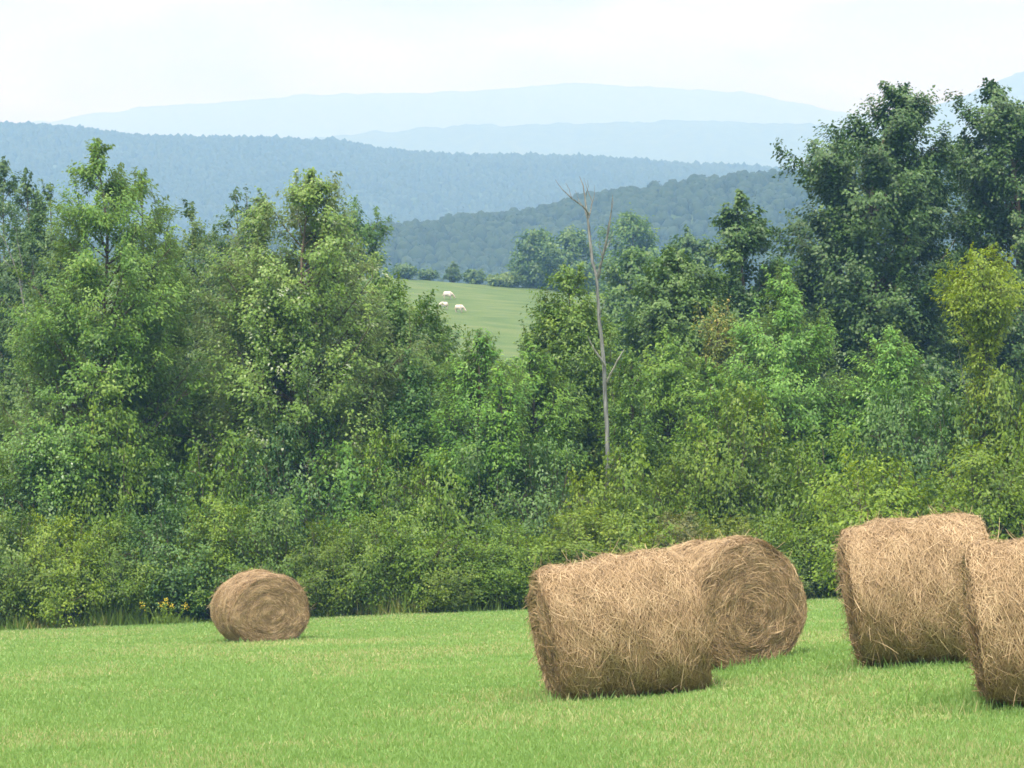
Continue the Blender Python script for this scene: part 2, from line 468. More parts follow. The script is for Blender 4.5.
# ------------------------------------------------------------------ tree builder
def grow(zt_lo, zt_hi, rad, cen, rs, n_limbs, leaves, lsize, aspect=.55, trunk_h=None, trunk_r=.14, slope=.8, flat=.45,
         subs=5, clus=3, crad=.33, up=.8, spread=.85, flip=0.0, stems=None, gap=0.0, depth_max=2.6, droop=.25, shoots=.6, fill=.62):
    """one crown + one trunk mesh in local space. rad(z), cen(z) give half width and centre offset of the crown at height z.
    A few leaves turned over (flip) show the pale underside."""
    r = np.random.default_rng(rs)
    zz = np.linspace(zt_lo, zt_hi, 60)
    wts = np.clip(rad(zz), .35 * rad(zz).max(), None); cdf = np.cumsum(wts) / wts.sum()
    lobes = r.uniform(0, 2 * np.pi, 6)
    zt = np.interp(r.random(n_limbs), cdf, zz)
    az = (np.arange(n_limbs) * 2.39996 + r.uniform(0, 6.28)) + r.normal(0, .25, n_limbs)
    # favour limbs toward the edges: full circle
    lob = 1 + .16 * np.sin(3 * az + zt * 1.3 + lobes[0]) + .12 * np.sin(5 * az - zt * 2.1 + lobes[1])
    rr = rad(zt) * r.uniform(fill, 1.06, n_limbs) * lob
    rx = rr; ry = np.minimum(rr, depth_max * r.uniform(.7, 1.1, n_limbs))
    tip = np.stack([cen(zt) + rx * np.cos(az), ry * np.sin(az), zt], -1)
    H = zt_hi
    if stems is None:
        z0 = np.clip(zt - slope * rr - .25, .25 * zt_lo + .2, H * .97)
        org = np.stack([cen(np.maximum(z0, zt_lo)) * np.clip(z0 / max(zt_lo, .3), 0, 1), np.zeros(n_limbs), z0], -1)
        th = trunk_h or H * .97
        k = 14
        tz = np.linspace(-.3, th, k)
        tx = cen(np.maximum(tz, zt_lo)) * np.clip(tz / max(zt_lo, .3), 0, 1) + .05 * np.cumsum(r.normal(0, .4, k)) * .3
        TP = np.stack([tx, .05 * np.cumsum(r.normal(0, .3, k)), tz], -1)[None]
        TR = (trunk_r * np.clip(1 - tz / (th * 1.03), .04, 1) ** .8 * (1 + .5 * np.exp(-np.clip(tz, 0, None) * 3)))[None]
    else:
        org = np.stack([r.normal(0, stems, n_limbs), r.normal(0, stems, n_limbs) * .8, np.full(n_limbs, -.1)], -1)
        TP = None
    mid = org * .45 + tip * .55
    mid[:, 2] -= (.18 * rr if stems is None else -.25 * rr)
    LP = bez(org, mid, tip, 6)
    lr = np.clip(.012 + .012 * rr, .012, .05)[:, None] * np.linspace(1, .25, 6)[None]
    wood = Soup()
    if TP is not None: wood.add(*tubes(TP, TR, 9))
    wood.add(*tubes(LP, lr, 5))
    # side branches
    tpos = r.uniform(.38, .98, (n_limbs, subs))
    i0 = np.clip((tpos * 5).astype(int), 0, 4); fr = tpos * 5 - i0
    ar = np.arange(n_limbs)[:, None]
    sp = LP[ar, i0] * (1 - fr[..., None]) + LP[ar, i0 + 1] * fr[..., None]
    ldir = nrm(tip - org)
    outw = nrm(np.stack([np.cos(az), np.sin(az), np.zeros(n_limbs)], -1))
    sd = nrm(outw[:, None] * .7 + ldir[:, None] * .4 + r.normal(0, .75, (n_limbs, subs, 3)) * np.array([1, 1, flat]) + np.array([0, 0, .1]))
    sl = (.22 + .26 * rr[:, None] * r.uniform(.5, 1.2, (n_limbs, subs))) * spread
    sl = np.minimum(sl, 1.1) * np.clip(rad(zt) / 1.0, .4, 1)[:, None]
    se = sp + sd * sl[..., None]
    SP = bez(sp.reshape(-1, 3), ((sp + se) / 2 + np.array([0, 0, .08])).reshape(-1, 3), se.reshape(-1, 3), 3)
    wood.add(*tubes(SP, np.full(len(SP), .009)[:, None] * np.array([1., .8, .4])[None], 3))
    # leaf clusters strung along side branches
    tc = r.uniform(.35, 1.08, (n_limbs * subs, clus))
    CC = SP[:, 0][:, None] * (1 - tc[..., None]) + SP[:, 2][:, None] * tc[..., None]
    CC = CC.reshape(-1, 3) + r.normal(0, .09, (n_limbs * subs * clus, 3))
    # leader clusters right up to the apex
    na = 14
    za = zt_hi - np.abs(r.normal(0, .5, na)) * min(1.0, zt_hi * .12)
    ap = np.stack([cen(za) + r.normal(0, .1, na) * np.clip(rad(za), .2, 1), r.normal(0, .12, na), za], -1)
    CC = np.concatenate([CC, ap])
    limb_id = np.concatenate([np.repeat(np.arange(n_limbs), subs * clus), r.integers(0, n_limbs, na)])
    if gap:
        keep = r.random(len(CC)) > gap; CC = CC[keep]; limb_id = limb_id[keep]
    if shoots:
        sel = np.where(r.random(n_limbs) < shoots)[0]
        ns = 5
        hs = np.linspace(.1, 1.0, ns)[None] * (r.uniform(.35, .95, len(sel)) * (1 if stems is None else .6))[:, None]
        hs = hs * np.clip((zt_hi + .1 - tip[sel, 2]) / hs[:, -1], .15, 1)[:, None]
        sh = tip[sel][:, None] + np.stack([hs * r.normal(0, .22, (len(sel), 1)), hs * r.normal(0, .22, (len(sel), 1)), hs], -1)
        isx = np.concatenate([np.zeros(len(CC), bool), np.ones(sh.shape[0] * ns, bool)])
        CC = np.concatenate([CC, sh.reshape(-1, 3)]); limb_id = np.concatenate([limb_id, np.repeat(sel, ns)])
        wood.add(*tubes(np.stack([tip[sel], sh[:, 2], sh[:, -1]], 1), np.full((len(sel), 3), .007) * np.array([1, .8, .4]), 3))
    else:
        isx = np.zeros(len(CC), bool)
    nC = len(CC)
    k = max(3, int(leaves / nC))
    shr = np.clip(rad(CC[:, 2]) / 1.0, .3, 1.0) if stems is None else np.ones(nC)
    shr = np.where(isx, np.minimum(shr, .5), shr)
    cs = crad * r.uniform(.65, 1.25, nC) * shr
    # sprays: leaves strung along a shoot that points outward and up
    co = nrm(np.stack([CC[:, 0] - cen(np.clip(CC[:, 2], zt_lo, zt_hi)), CC[:, 1], np.zeros(nC)], -1))
    ax = nrm(co * .8 + np.array([0, 0, 1.0]) * r.uniform(-.2, 1.3, (nC, 1)) + r.normal(0, .45, (nC, 3)))
    off = r.normal(0, .34, (nC, k, 3)) * cs[:, None, None] * np.array([1, 1, .7]) + ax[:, None] * (r.uniform(-1, 1.25, (nC, k)) * cs[:, None])[..., None]
    drop = r.random((nC, k)) < np.clip(shr ** 1.3, .3, 1)[:, None]
    P = CC[:, None] + off
    od = nrm(np.stack([P[..., 0] - cen(np.clip(P[..., 2], zt_lo, zt_hi)), P[..., 1], np.zeros(P.shape[:2])], -1))
    cl_n = r.normal(0, .3, (nC, 1, 3))
    Nn = nrm(np.array([0, 0, up]) + od * .5 + cl_n + r.normal(0, .30, P.shape))
    fl = (r.random((nC, 1)) < flip) & (r.random(Nn.shape[:2]) < .5)
    Lg = nrm(off) * .8 + od * .5 + np.array([0, 0, -droop]) + r.normal(0, .35, P.shape)
    ln = lsize * r.uniform(.65, 1.25, nC * k)
    dr = drop.ravel()
    V, Q = leaf_quads(P.reshape(-1, 3)[dr], Nn.reshape(-1, 3)[dr], Lg.reshape(-1, 3)[dr], ln[dr], ln[dr] * aspect)
    limb_t = r.normal(0, .09, n_limbs)[limb_id]
    t = .50 + limb_t[:, None] + r.normal(0, .10, nC)[:, None] + r.normal(0, .08, (nC, k))
    t = np.clip(t, 0, .91 if flip else 1)
    t[fl] = 1.0
    t = np.repeat(t.ravel()[dr], 4)
    return wood, (V, Q, t)


def build_tree(kind, label, d, rows, mat, bark='bark', n=90, leaves=26000, ls=.15, group='trees along the far side of the field',
               name='tree', tint=(1, 1, 1), cat='tree', seed=None, **kw):
    rows = sorted(rows)
    px_mid = np.mean([(a[1] + a[2]) / 2 for a in rows[len(rows) // 2:]])
    base = on_ground(px_mid, d)
    z = []; rad = []; cen = []
    for (y, xl, xr) in rows:
        pl = at(xl, y, d); pr = at(xr, y, d)
        z.append(pl[2] - base[2]); rad.append((pr[0] - pl[0]) / 2); cen.append((pl[0] + pr[0]) / 2 - base[0])
    z = np.array(z)[::-1]; rad = np.array(rad)[::-1]; cen = np.array(cen)[::-1]
    R = lambda q: np.interp(q, z, rad)
    Cn = lambda q: np.interp(q, z, cen)
    sd = seed if seed is not None else (abs(hash_s(label)) % 100000)
    wood, (V, Q, t) = grow(max(z[0], .6), z[-1], R, Cn, sd, n, leaves, ls, **kw)
    root = thing(name, label, cat, base, group)
    obj('trunk', wood.mesh('trunk', M[bark], smooth_shade=True), root)
    cr = obj('crown', mesh_np('crown', V, Q, M[mat], tint=t), root)
    cr.color = (*tint, 1)
    return root


def hash_s(s):
    h = 5381
    for ch in s: h = (h * 33 + ord(ch)) & 0xffffffff
    return h


EDGE = 'trees along the far side of the field'
BACK = 'trees standing behind the field edge'
PAST = 'trees and bushes along the crest of the pasture'
TREES = [
    # label, d, rows(y, xl, xr), material, kwargs
    ('tall bright green ash with a pointed top, highest tree on the left side', 70,
     [(144, 92, 98), (156, 82, 108), (170, 75, 118), (190, 64, 138), (215, 56, 154), (250, 46, 168), (300, 28, 178), (350, 15, 188), (400, 8, 192), (450, 4, 192), (500, 10, 178), (530, 30, 150)],
     'ash', dict(n=150, leaves=46000, ls=.165, seed=4242)),
    ('second pointed leader of bright ash growing just right of the tallest left tree', 74,
     [(173, 136, 145), (195, 126, 158), (230, 116, 168), (280, 112, 180), (340, 112, 198), (420, 115, 208), (490, 125, 200)],
     'ash', dict(n=80, leaves=24000, ls=.165, tint=(.92, .96, .9))),
    ('dark hazy tree cut by the left picture edge, behind the tall ash', 110,
     [(160, -2, 12), (180, -18, 28), (210, -35, 42), (260, -50, 60), (330, -60, 65), (420, -60, 60)],
     'dull', dict(n=80, leaves=17000, ls=.2, group=BACK)),
    ('dull blue green tree with a narrow tip, second from the left edge', 104,
     [(170, 21, 29), (190, 16, 37), (215, 10, 46), (260, 5, 60), (320, 0, 70), (400, 0, 75)],
     'dull', dict(n=60, leaves=13000, ls=.2, group=BACK)),
    ('slim dull spire between the left edge trees and the tall ash', 98,
     [(183, 46, 54), (210, 38, 64), (250, 30, 75), (320, 20, 90), (400, 25, 90)],
     'dull', dict(n=50, leaves=12000, ls=.19, group=BACK)),
    ('grey olive thin topped tree in the dip right of the tall ash', 95,
     [(203, 186, 198), (225, 172, 212), (260, 165, 222), (320, 160, 230), (400, 160, 240), (470, 170, 235)],
     'olive', dict(n=80, leaves=17000, ls=.18, tint=(.8, .86, .95), group=BACK)),
    ('thin dark birch with wispy top left of the broad pale poplar', 86,
     [(190, 233, 240), (215, 222, 252), (250, 212, 265), (310, 200, 275), (380, 200, 290), (450, 210, 285)],
     'dull', dict(n=80, leaves=16000, ls=.15, bark='pale_bark', gap=.1)),
    ('broad pale green poplar with whitish leaf undersides, widest crown left of centre', 70,
     [(174, 300, 318), (190, 282, 335), (215, 262, 350), (250, 240, 362), (300, 220, 380), (350, 204, 395), (400, 198, 398), (450, 200, 390), (490, 220, 375), (520, 240, 350)],
     'poplar', dict(n=185, leaves=47000, ls=.15, aspect=.65, flip=.06, bark='bark', seed=77)),
    ('smaller pale poplar merged into the left flank of the broad poplar', 73,
     [(193, 258, 268), (215, 246, 285), (250, 230, 300), (320, 215, 310), (400, 205, 310), (480, 215, 300)],
     'poplar', dict(n=80, leaves=22000, ls=.15, aspect=.65, flip=.075, bark='pale_bark', tint=(.9, .95, .95))),
    ('bluish green round topped tree behind the right shoulder of the broad poplar', 105,
     [(198, 346, 364), (220, 330, 383), (250, 320, 391), (290, 310, 395), (340, 310, 400), (420, 320, 400)],
     'dull', dict(n=80, leaves=19000, ls=.2, tint=(1.05, 1.15, 1.0), group=BACK)),
    ('mid green low tree stepping down from the broad poplar toward the pasture gap', 76,
     [(276, 376, 396), (288, 366, 408), (305, 356, 416), (330, 348, 430), (370, 345, 455), (420, 350, 460), (470, 365, 450)],
     'olive', dict(n=115, leaves=27000, ls=.16, tint=(.85, 1, .9))),
    ('dark green small tree at the lower left corner of the pasture', 82,
     [(324, 424, 436), (342, 410, 452), (380, 400, 470), (430, 400, 480), (480, 410, 470)],
     'dull', dict(n=70, leaves=17000, ls=.17)),
    ('fresh green young ash with layered fronds below the pasture slope', 69,
     [(335, 472, 480), (352, 462, 496), (375, 448, 512), (400, 440, 520), (430, 434, 526), (465, 436, 524), (495, 450, 515)],
     'ash', dict(n=60, leaves=15000, ls=.16, tint=(1.0, 1.12, 1.1))),
    ('bushy green young ash between the pasture slope and the dead trunk', 71,
     [(338, 524, 530), (358, 514, 545), (385, 503, 560), (415, 497, 574), (450, 495, 576), (485, 508, 566)],
     'ash', dict(n=60, leaves=15000, ls=.16, tint=(1.05, 1.1, .9))),
    ('yellowish olive tree standing just left of the dead trunk', 75,
     [(268, 558, 578), (282, 551, 588), (296, 546, 594), (320, 541, 600), (360, 532, 612), (410, 527, 618), (460, 540, 610)],
     'olive', dict(n=85, leaves=22000, ls=.16, tint=(1.0, 1.08, .85))),
    ('small dark sapling at the lower right corner of the pasture', 92,
     [(325, 528, 536), (345, 519, 549), (380, 515, 560), (430, 515, 560)],
     'dull', dict(n=40, leaves=9000, ls=.17)),
    ('hazy rounded tree seen behind the dead trunk', 150,
     [(252, 615, 640), (275, 600, 662), (315, 592, 675), (370, 595, 672)],
     'olive', dict(n=70, leaves=16000, ls=.27, crad=.5, tint=(.8, .95, 1.0), group=BACK)),
    ('hazy dark conical tree in the gap left of the slim dark oak', 175,
     [(228, 682, 692), (245, 672, 704), (275, 662, 714), (330, 655, 722)],
     'dull', dict(n=60, leaves=15000, ls=.28, crad=.5, tint=(.9, .95, 1.0), group=BACK)),
    ('glossy dark green tree with pale leaf tips midway between dead trunk and big oaks', 82,
     [(250, 670, 690), (270, 652, 705), (300, 641, 711), (340, 636, 714), (380, 640, 714), (430, 650, 710)],
     'oak', dict(n=80, leaves=20000, ls=.18, aspect=.65, tint=(1.5, 1.35, 1.2))),
    ('slim dark oak with a narrow rounded top left of the two big oaks', 90,
     [(196, 732, 745), (215, 719, 757), (245, 709, 770), (280, 705, 783), (320, 705, 790), (380, 710, 790), (440, 715, 780)],
     'oak', dict(n=95, leaves=24000, ls=.2, aspect=.65, tint=(1.25, 1.2, 1.15))),
    ('huge dark oak with a knobbly crown rising above the ridge, left of the pair', 92,
     [(85, 894, 914), (97, 880, 928), (115, 872, 934), (126, 852, 936), (145, 820, 938), (165, 802, 942), (190, 796, 948), (215, 789, 954), (250, 781, 960), (300, 782, 968), (360, 790, 960), (430, 800, 950), (470, 820, 930)],
     'oak', dict(n=150, leaves=56000, ls=.2, aspect=.75, crad=.42, trunk_r=.3, depth_max=3.8, spread=.9, subs=7, flat=.35)),
    ('huge dark oak cut by the right picture edge, right of the pair', 95,
     [(82, 988, 998), (98, 974, 1024), (125, 963, 1050), (160, 954, 1070), (190, 946, 1088), (220, 938, 1100), (300, 932, 1110), (380, 935, 1110), (450, 950, 1090)],
     'oak', dict(n=145, leaves=52000, ls=.2, aspect=.75, crad=.42, trunk_r=.3, depth_max=3.8, spread=.9, subs=7, flat=.35)),
    ('bright green ash with tiered feathery branches in front of the big left oak', 71,
     [(272, 779, 786), (292, 766, 802), (318, 752, 818), (345, 738, 830), (380, 724, 846), (420, 718, 850), (455, 720, 846), (480, 735, 830)],
     'ash', dict(n=85, leaves=23000, ls=.165, tint=(1.1, 1.2, 1.25))),
    ('pale green slender sapling alone before the dark oak shade', 70,
     [(328, 886, 897), (345, 871, 911), (375, 861, 923), (410, 856, 924), (440, 862, 915), (460, 870, 905)],
     'ash', dict(n=60, leaves=13000, ls=.17, tint=(1.25, 1.35, 1.5))),
    ('vivid yellow green tree with ragged lower crown near the right edge', 68,
     [(250, 976, 989), (268, 957, 1008), (295, 947, 1016), (318, 950, 1012), (335, 966, 1000), (370, 972, 994), (410, 966, 1004), (445, 962, 1008)],
     'yellow', dict(n=75, leaves=14000, ls=.14, droop=.6, gap=.12)),
    ('thin small tree turning rusty orange left of the tiered ash', 74,
     [(303, 710, 720), (320, 701, 735), (350, 698, 740), (380, 700, 738), (410, 705, 730)],
     'rust', dict(n=40, leaves=3600, ls=.14, gap=.25, tint=(1.05, 1.35, 1.0))),
    ('mid green leafy tree between the dead trunk and the rusty tree', 72,
     [(336, 660, 668), (355, 646, 686), (385, 632, 702), (425, 622, 716), (465, 626, 712), (490, 640, 700)],
     'ash', dict(n=65, leaves=17000, ls=.16, tint=(1.05, 1.05, .8))),
    ('low shaded tree hiding the foot of the dead trunk', 76,
     [(375, 572, 592), (400, 560, 620), (440, 555, 632), (480, 570, 630)],
     'olive', dict(n=60, leaves=15000, ls=.16, tint=(.85, .95, .85))),
    ('dark understorey tree at left edge below the hazy spires', 84,
     [(330, 20, 40), (360, -20, 70), (420, -30, 90), (490, -20, 80)],
     'dull', dict(n=70, leaves=16000, ls=.18, tint=(1.1, 1.05, .9))),
    ('dark understorey tree under the two big oaks', 86,
     [(370, 930, 960), (400, 895, 1000), (440, 860, 1030), (480, 850, 1030)],
     'oak', dict(n=90, leaves=18000, ls=.19, aspect=.65)),
    ('shaded green tree low between the tall ash and broad poplar', 78,
     [(350, 190, 205), (375, 170, 228), (420, 160, 240), (470, 165, 240), (500, 175, 225)],
     'dull', dict(n=75, leaves=18000, ls=.17, tint=(1.15, 1.1, .9))),
    ('dark tree below the right shoulder of the broad poplar', 80,
     [(345, 385, 400), (370, 360, 425), (420, 350, 440), (470, 360, 440)],
     'dull', dict(n=70, leaves=17000, ls=.17, tint=(1.0, 1.1, .95))),
    ('feathery green sapling low beside the right of the tiered ash', 70,
     [(408, 838, 848), (428, 826, 862), (452, 820, 868), (480, 825, 862)],
     'ash', dict(n=55, leaves=12000, ls=.16, tint=(.9, 1.0, 1.05))),
    ('pale leaved poplar sapling low in front of the tall ash', 68,
     [(400, 50, 62), (430, 25, 90), (470, 15, 105), (505, 25, 95)],
     'poplar', dict(n=55, leaves=12000, ls=.15, aspect=.65, flip=.05, tint=(.85, 1.0, .9))),
    ('slender pointed green sapling between the two young ashes below the pasture', 68,
     [(368, 498, 503), (390, 490, 512), (420, 484, 520), (455, 482, 522), (490, 490, 515)],
     'ash', dict(n=34, leaves=7000, ls=.15, tint=(1.15, 1.25, 1.0))),
    ('narrow pointed olive sapling just right of the dead trunk', 70,
     [(352, 630, 634), (375, 620, 645), (405, 612, 652), (445, 610, 655), (480, 618, 648)],
     'olive', dict(n=38, leaves=8500, ls=.14, tint=(.95, 1.1, .9))),
    ('pointed bright sapling under the rusty tree', 69,
     [(362, 708, 713), (385, 698, 724), (415, 690, 734), (450, 688, 738), (480, 698, 728)],
     'ash', dict(n=40, leaves=9000, ls=.15, tint=(1.15, 1.15, .85))),
    ('slender dark green sapling beside the lower right of the broad poplar', 70,
     [(350, 404, 409), (372, 396, 420), (405, 390, 432), (445, 388, 436), (485, 396, 428)],
     'dull', dict(n=42, leaves=9500, ls=.15, tint=(1.0, 1.15, .95))),
    # around the pasture crest
    ('hazy twin crowned tree at the right end of the pasture crest', 338,
     [(233, 525, 543), (250, 515, 555), (275, 515, 560), (293, 518, 555)],
     'dull', dict(n=60, leaves=9000, ls=.5, crad=.8, spread=1.2, group=PAST, depth_max=4, tint=(1, 1.05, 1))),
    ('hazy broad tree right of the twin crowned one on the crest', 334,
     [(231, 560, 580), (245, 548, 592), (270, 544, 600), (294, 550, 598)],
     'dull', dict(n=60, leaves=9000, ls=.5, crad=.8, spread=1.2, group=PAST, depth_max=4, tint=(1.1, 1.1, .95))),
    ('hazy pale olive spreading tree seen right of the dead trunk top', 310,
     [(216, 624, 640), (232, 608, 658), (258, 598, 668), (285, 600, 668), (310, 610, 660)],
     'olive', dict(n=75, leaves=11000, ls=.48, crad=.8, spread=1.2, group=PAST, depth_max=4, tint=(.9, 1.05, 1.05))),
    ('small conifer on the crest left of the round bush', 340,
     [(262, 451, 455), (272, 447, 460), (282, 445, 461)], 'oak',
     dict(n=26, leaves=2500, ls=.35, crad=.45, group=PAST)),
    ('small dark shrub on the crest between the conifer and the round bush', 338,
     [(271, 470, 479), (278, 464, 485), (285, 465, 486)], 'dull', dict(n=24, leaves=2500, ls=.4, crad=.5, group=PAST)),
    ('round olive bush on the crest right of the sheep', 335,
     [(277, 497, 513), (284, 488, 521), (292, 486, 524)], 'olive', dict(n=36, leaves=4500, ls=.42, crad=.6, group=PAST)),
    ('low dark shrub on the crest nearest the broad poplar', 330,
     [(268, 398, 408), (275, 392, 418), (282, 390, 422)], 'dull', dict(n=30, leaves=3500, ls=.42, crad=.6, group=PAST)),
    ('low hedge clump on the crest just left of the conifer', 335,
     [(272, 424, 432), (276, 417, 438), (281, 414, 442)], 'dull', dict(n=24, leaves=2500, ls=.4, crad=.5, group=PAST)),
]
for (label, d, rows, mat, kw) in TREES:
    kw = dict(kw)
    if d > 115: kw['shoots'] = 0
    if d < 115:
        kw['ls'] = kw.get('ls', .15) * .66; kw['leaves'] = int(kw.get('leaves', 26000) * 2.7); kw['n'] = int(kw.get('n', 90) * 1.1)
        if d <= 72: d += 1.6
        if mat == 'oak': kw.setdefault('shoots', .15); kw.setdefault('fill', .74); kw['leaves'] = int(kw['leaves'] * 1.2)
        if mat == 'ash': kw.setdefault('aspect', .45); kw.setdefault('flat', .22); kw.setdefault('shoots', .4)
    nm = {'ash': 'ash_tree', 'poplar': 'poplar_tree', 'oak': 'oak_tree'}.get(mat, 'tree')
    cat = 'tree'
    if 'conifer' in label: nm = 'conifer'
    if 'shrub' in label or 'bush on' in label or 'hedge' in label: nm = 'shrub'; cat = 'shrub'
    kw.setdefault('group', EDGE)
    build_tree(nm, label, d, rows, mat, name=nm, cat=cat, **kw)


# ------------------------------------------------------------------ shrubs of the thicket
def bush_mesh(seed, w, h, n=72, leaves=24000, ls=.085, mat='bush', up=.75):
    zr = np.array([0.15, .3, .55, .75, .9, 1.0]) * h
    rr = np.array([.9, 1.0, 1.0, .85, .58, .3]) * w / 2
    R = lambda q: np.interp(q, zr, rr); Cn = lambda q: np.zeros_like(np.asarray(q, float))
    wood, (V, Q, t) = grow(zr[0], h, R, Cn, seed, n, leaves, ls, stems=.18, crad=.27, subs=5, clus=3, spread=.8, up=up, depth_max=w)
    return wood.mesh('stems', M['bark'], smooth_shade=True), mesh_np('foliage', V, Q, M[mat], tint=t)


BUSH_KINDS = [bush_mesh(101, 2.7, 2.6), bush_mesh(102, 2.4, 3.0), bush_mesh(103, 3.0, 2.4), bush_mesh(104, 2.5, 2.7, ls=.07, leaves=30000),
              bush_mesh(105, 2.8, 2.8, ls=.10, leaves=18000), bush_mesh(106, 2.6, 2.9, mat='dull', n=60, leaves=21000),
              bush_mesh(107, 2.7, 2.5, mat='olive', ls=.075, n=64, leaves=25000), bush_mesh(108, 2.3, 2.9, mat='ash', ls=.10, n=50, leaves=17000)]
KH = [2.6, 3.0, 2.4, 2.7, 2.8, 2.9, 2.5, 2.9]; KW = [2.7, 2.4, 3.0, 2.5, 2.8, 2.6, 2.7, 2.3]
SHRUBS = [
    # px, top, width px, Y, kind, tint, label
    (8, 522, 100, 66.8, 0, (1.0, 1.0, .9), 'mid green shrub at the left picture edge, front row of the thicket'),
    (62, 524, 96, 66.6, 2, (1.25, 1.2, .8), 'bright yellow green low shrub left of the goldenrod'),
    (118, 532, 88, 66.7, 3, (.95, 1, .9), 'small leaved green shrub just left of the goldenrod'),
    (172, 522, 96, 66.9, 4, (.85, .95, .8), 'dark shrub directly behind the goldenrod'),
    (218, 512, 92, 67.0, 1, (1.0, 1.05, .85), 'green shrub behind the left shoulder of the lone far bale'),
    (272, 520, 96, 67.0, 0, (.85, .95, .9), 'darker shrub behind the top of the lone far bale'),
    (322, 532, 84, 66.8, 3, (.9, .9, .8), 'dull shrub right beside the lone far bale'),
    (366, 535, 86, 66.8, 2, (.85, .9, .8), 'brownish green low shrub second right of the lone far bale'),
    (410, 528, 92, 66.9, 4, (.9, 1.0, .85), 'green shrub midway between the lone bale and the paired bales, front row'),
    (452, 548, 86, 66.7, 0, (1.0, .95, .8), 'low shrub in front of the layered young ash'),
    (496, 540, 90, 66.8, 3, (.95, 1.05, .85), 'fine leaved shrub left of the paired bales'),
    (540, 545, 88, 66.6, 2, (1.05, 1.1, .85), 'leafy shrub rising behind the left end of the front paired bale'),
    (588, 530, 96, 66.9, 1, (1.1, 1.05, .8), 'olive shrub behind the middle of the front paired bale'),
    (636, 522, 96, 66.9, 4, (1.05, 1.05, .75), 'yellowish olive shrub behind the right end of the front paired bale'),
    (686, 520, 82, 66.7, 3, (1.5, .85, .75), 'reddish brown shrub behind the join of the paired bales'),
    (728, 528, 84, 66.6, 0, (1.15, .98, .75), 'brownish olive shrub behind the rear paired bale'),
    (772, 532, 86, 66.8, 2, (.95, 1.0, .8), 'green shrub above the right side of the rear paired bale'),
    (812, 545, 76, 66.4, 3, (1.1, .95, .75), 'dull shrub in the gap between rear paired bale and right hand bales'),
    (876, 478, 140, 66.3, 2, (1.2, 1.2, .75), 'large domed bright shrub behind the left of the right hand bales'),
    (934, 500, 92, 66.9, 4, (.75, .9, .8), 'dark shrub behind the top of the bale partly hidden by the rightmost bale'),
    (985, 462, 110, 66.8, 1, (1.1, 1.1, .75), 'tall yellow green shrub above the rightmost bale'),
    (1032, 470, 90, 66.6, 0, (.95, 1, .8), 'shrub cut by the right picture edge above the rightmost bale'),
    (-12, 486, 100, 70.5, 1, (.8, .92, .9), 'taller shaded shrub behind the front row at the left picture edge'),
    (46, 492, 92, 70.0, 4, (.85, .95, .9), 'taller shaded shrub below the pale poplar sapling'),
    (104, 486, 96, 70.5, 1, (.9, 1.0, .9), 'taller green shrub below the tall ash trunk'),
    (160, 496, 90, 70.2, 0, (.8, .9, .85), 'dark shrub between the tall ash and the broad poplar trunks'),
    (226, 484, 96, 70.5, 4, (.8, .95, .9), 'dark shrub below the left flank of the broad poplar'),
    (290, 492, 92, 70.3, 1, (.78, .9, .9), 'dark shrub below the middle of the broad poplar'),
    (344, 486, 92, 70.2, 0, (.9, 1.0, .9), 'green shrub below the right flank of the broad poplar'),
    (396, 478, 96, 70.4, 3, (.95, 1.05, .9), 'fine leaved shrub left below the layered young ash'),
    (446, 486, 90, 70.2, 4, (.95, 1.05, .85), 'green shrub under the layered young ash'),
    (492, 480, 90, 70.5, 1, (1.05, 1.05, .85), 'light green shrub right below the layered young ash'),
    (540, 476, 92, 70.3, 0, (1.0, 1.05, .85), 'green shrub below the bushy young ash'),
    (590, 515, 90, 69.4, 2, (1.1, 1.1, .85), 'light shrub at the foot of the dead trunk'),
    (640, 488, 92, 70.5, 4, (1.05, 1.1, .85), 'leafy shrub right of the foot of the dead trunk'),
    (690, 472, 90, 70.3, 3, (1.0, 1.05, .85), 'fine leaved shrub below the rusty tree'),
    (738, 470, 92, 70.4, 1, (.95, 1.0, .85), 'green shrub below the left of the tiered ash'),
    (788, 476, 90, 70.2, 0, (.9, .98, .85), 'green shrub below the right of the tiered ash'),
    (838, 466, 92, 69.2, 4, (.95, 1.05, .85), 'green shrub behind the left slope of the large domed shrub'),
    (900, 444, 100, 70.0, 1, (1.0, 1.05, .85), 'tall shrub below the pale slender sapling'),
    (952, 442, 96, 70.5, 0, (1.0, 1.05, .8), 'tall green shrub at the foot of the vivid yellow green tree'),
    (1002, 432, 96, 70.6, 2, (1.1, 1.12, .8), 'light green shrub right of the vivid yellow green tree'),
    (1050, 436, 96, 70.4, 4, (1.0, 1.05, .8), 'tall shrub at the right picture edge behind the front row'),
]
rb = random.Random(4)
for (px, top, w, Y, k, tint, label) in SHRUBS:
    Y -= .9
    base = on_ground(px, Y)
    H = (at(px, top, Y)[2] - base[2]) * (rb.uniform(1.0, 1.25) if Y < 68 else rb.uniform(1.15, 1.6))
    if rb.random() < .4 and 'bright' not in label and 'leaved' not in label: k = rb.choice((5, 6, 7))
    root = thing('shrub', label, 'shrub', base, 'shrubs of the thicket at the field edge')
    W = w * Y / F
    sx = W / KW[k] * 1.12
    for nm, me in zip(('stems', 'foliage'), BUSH_KINDS[k]):
        c = obj(nm, me, root)
        c.color = (*tint, 1)
    root.rotation_euler = (0, 0, rb.uniform(0, 6.28))
    root.scale = (sx, sx, H / KH[k])


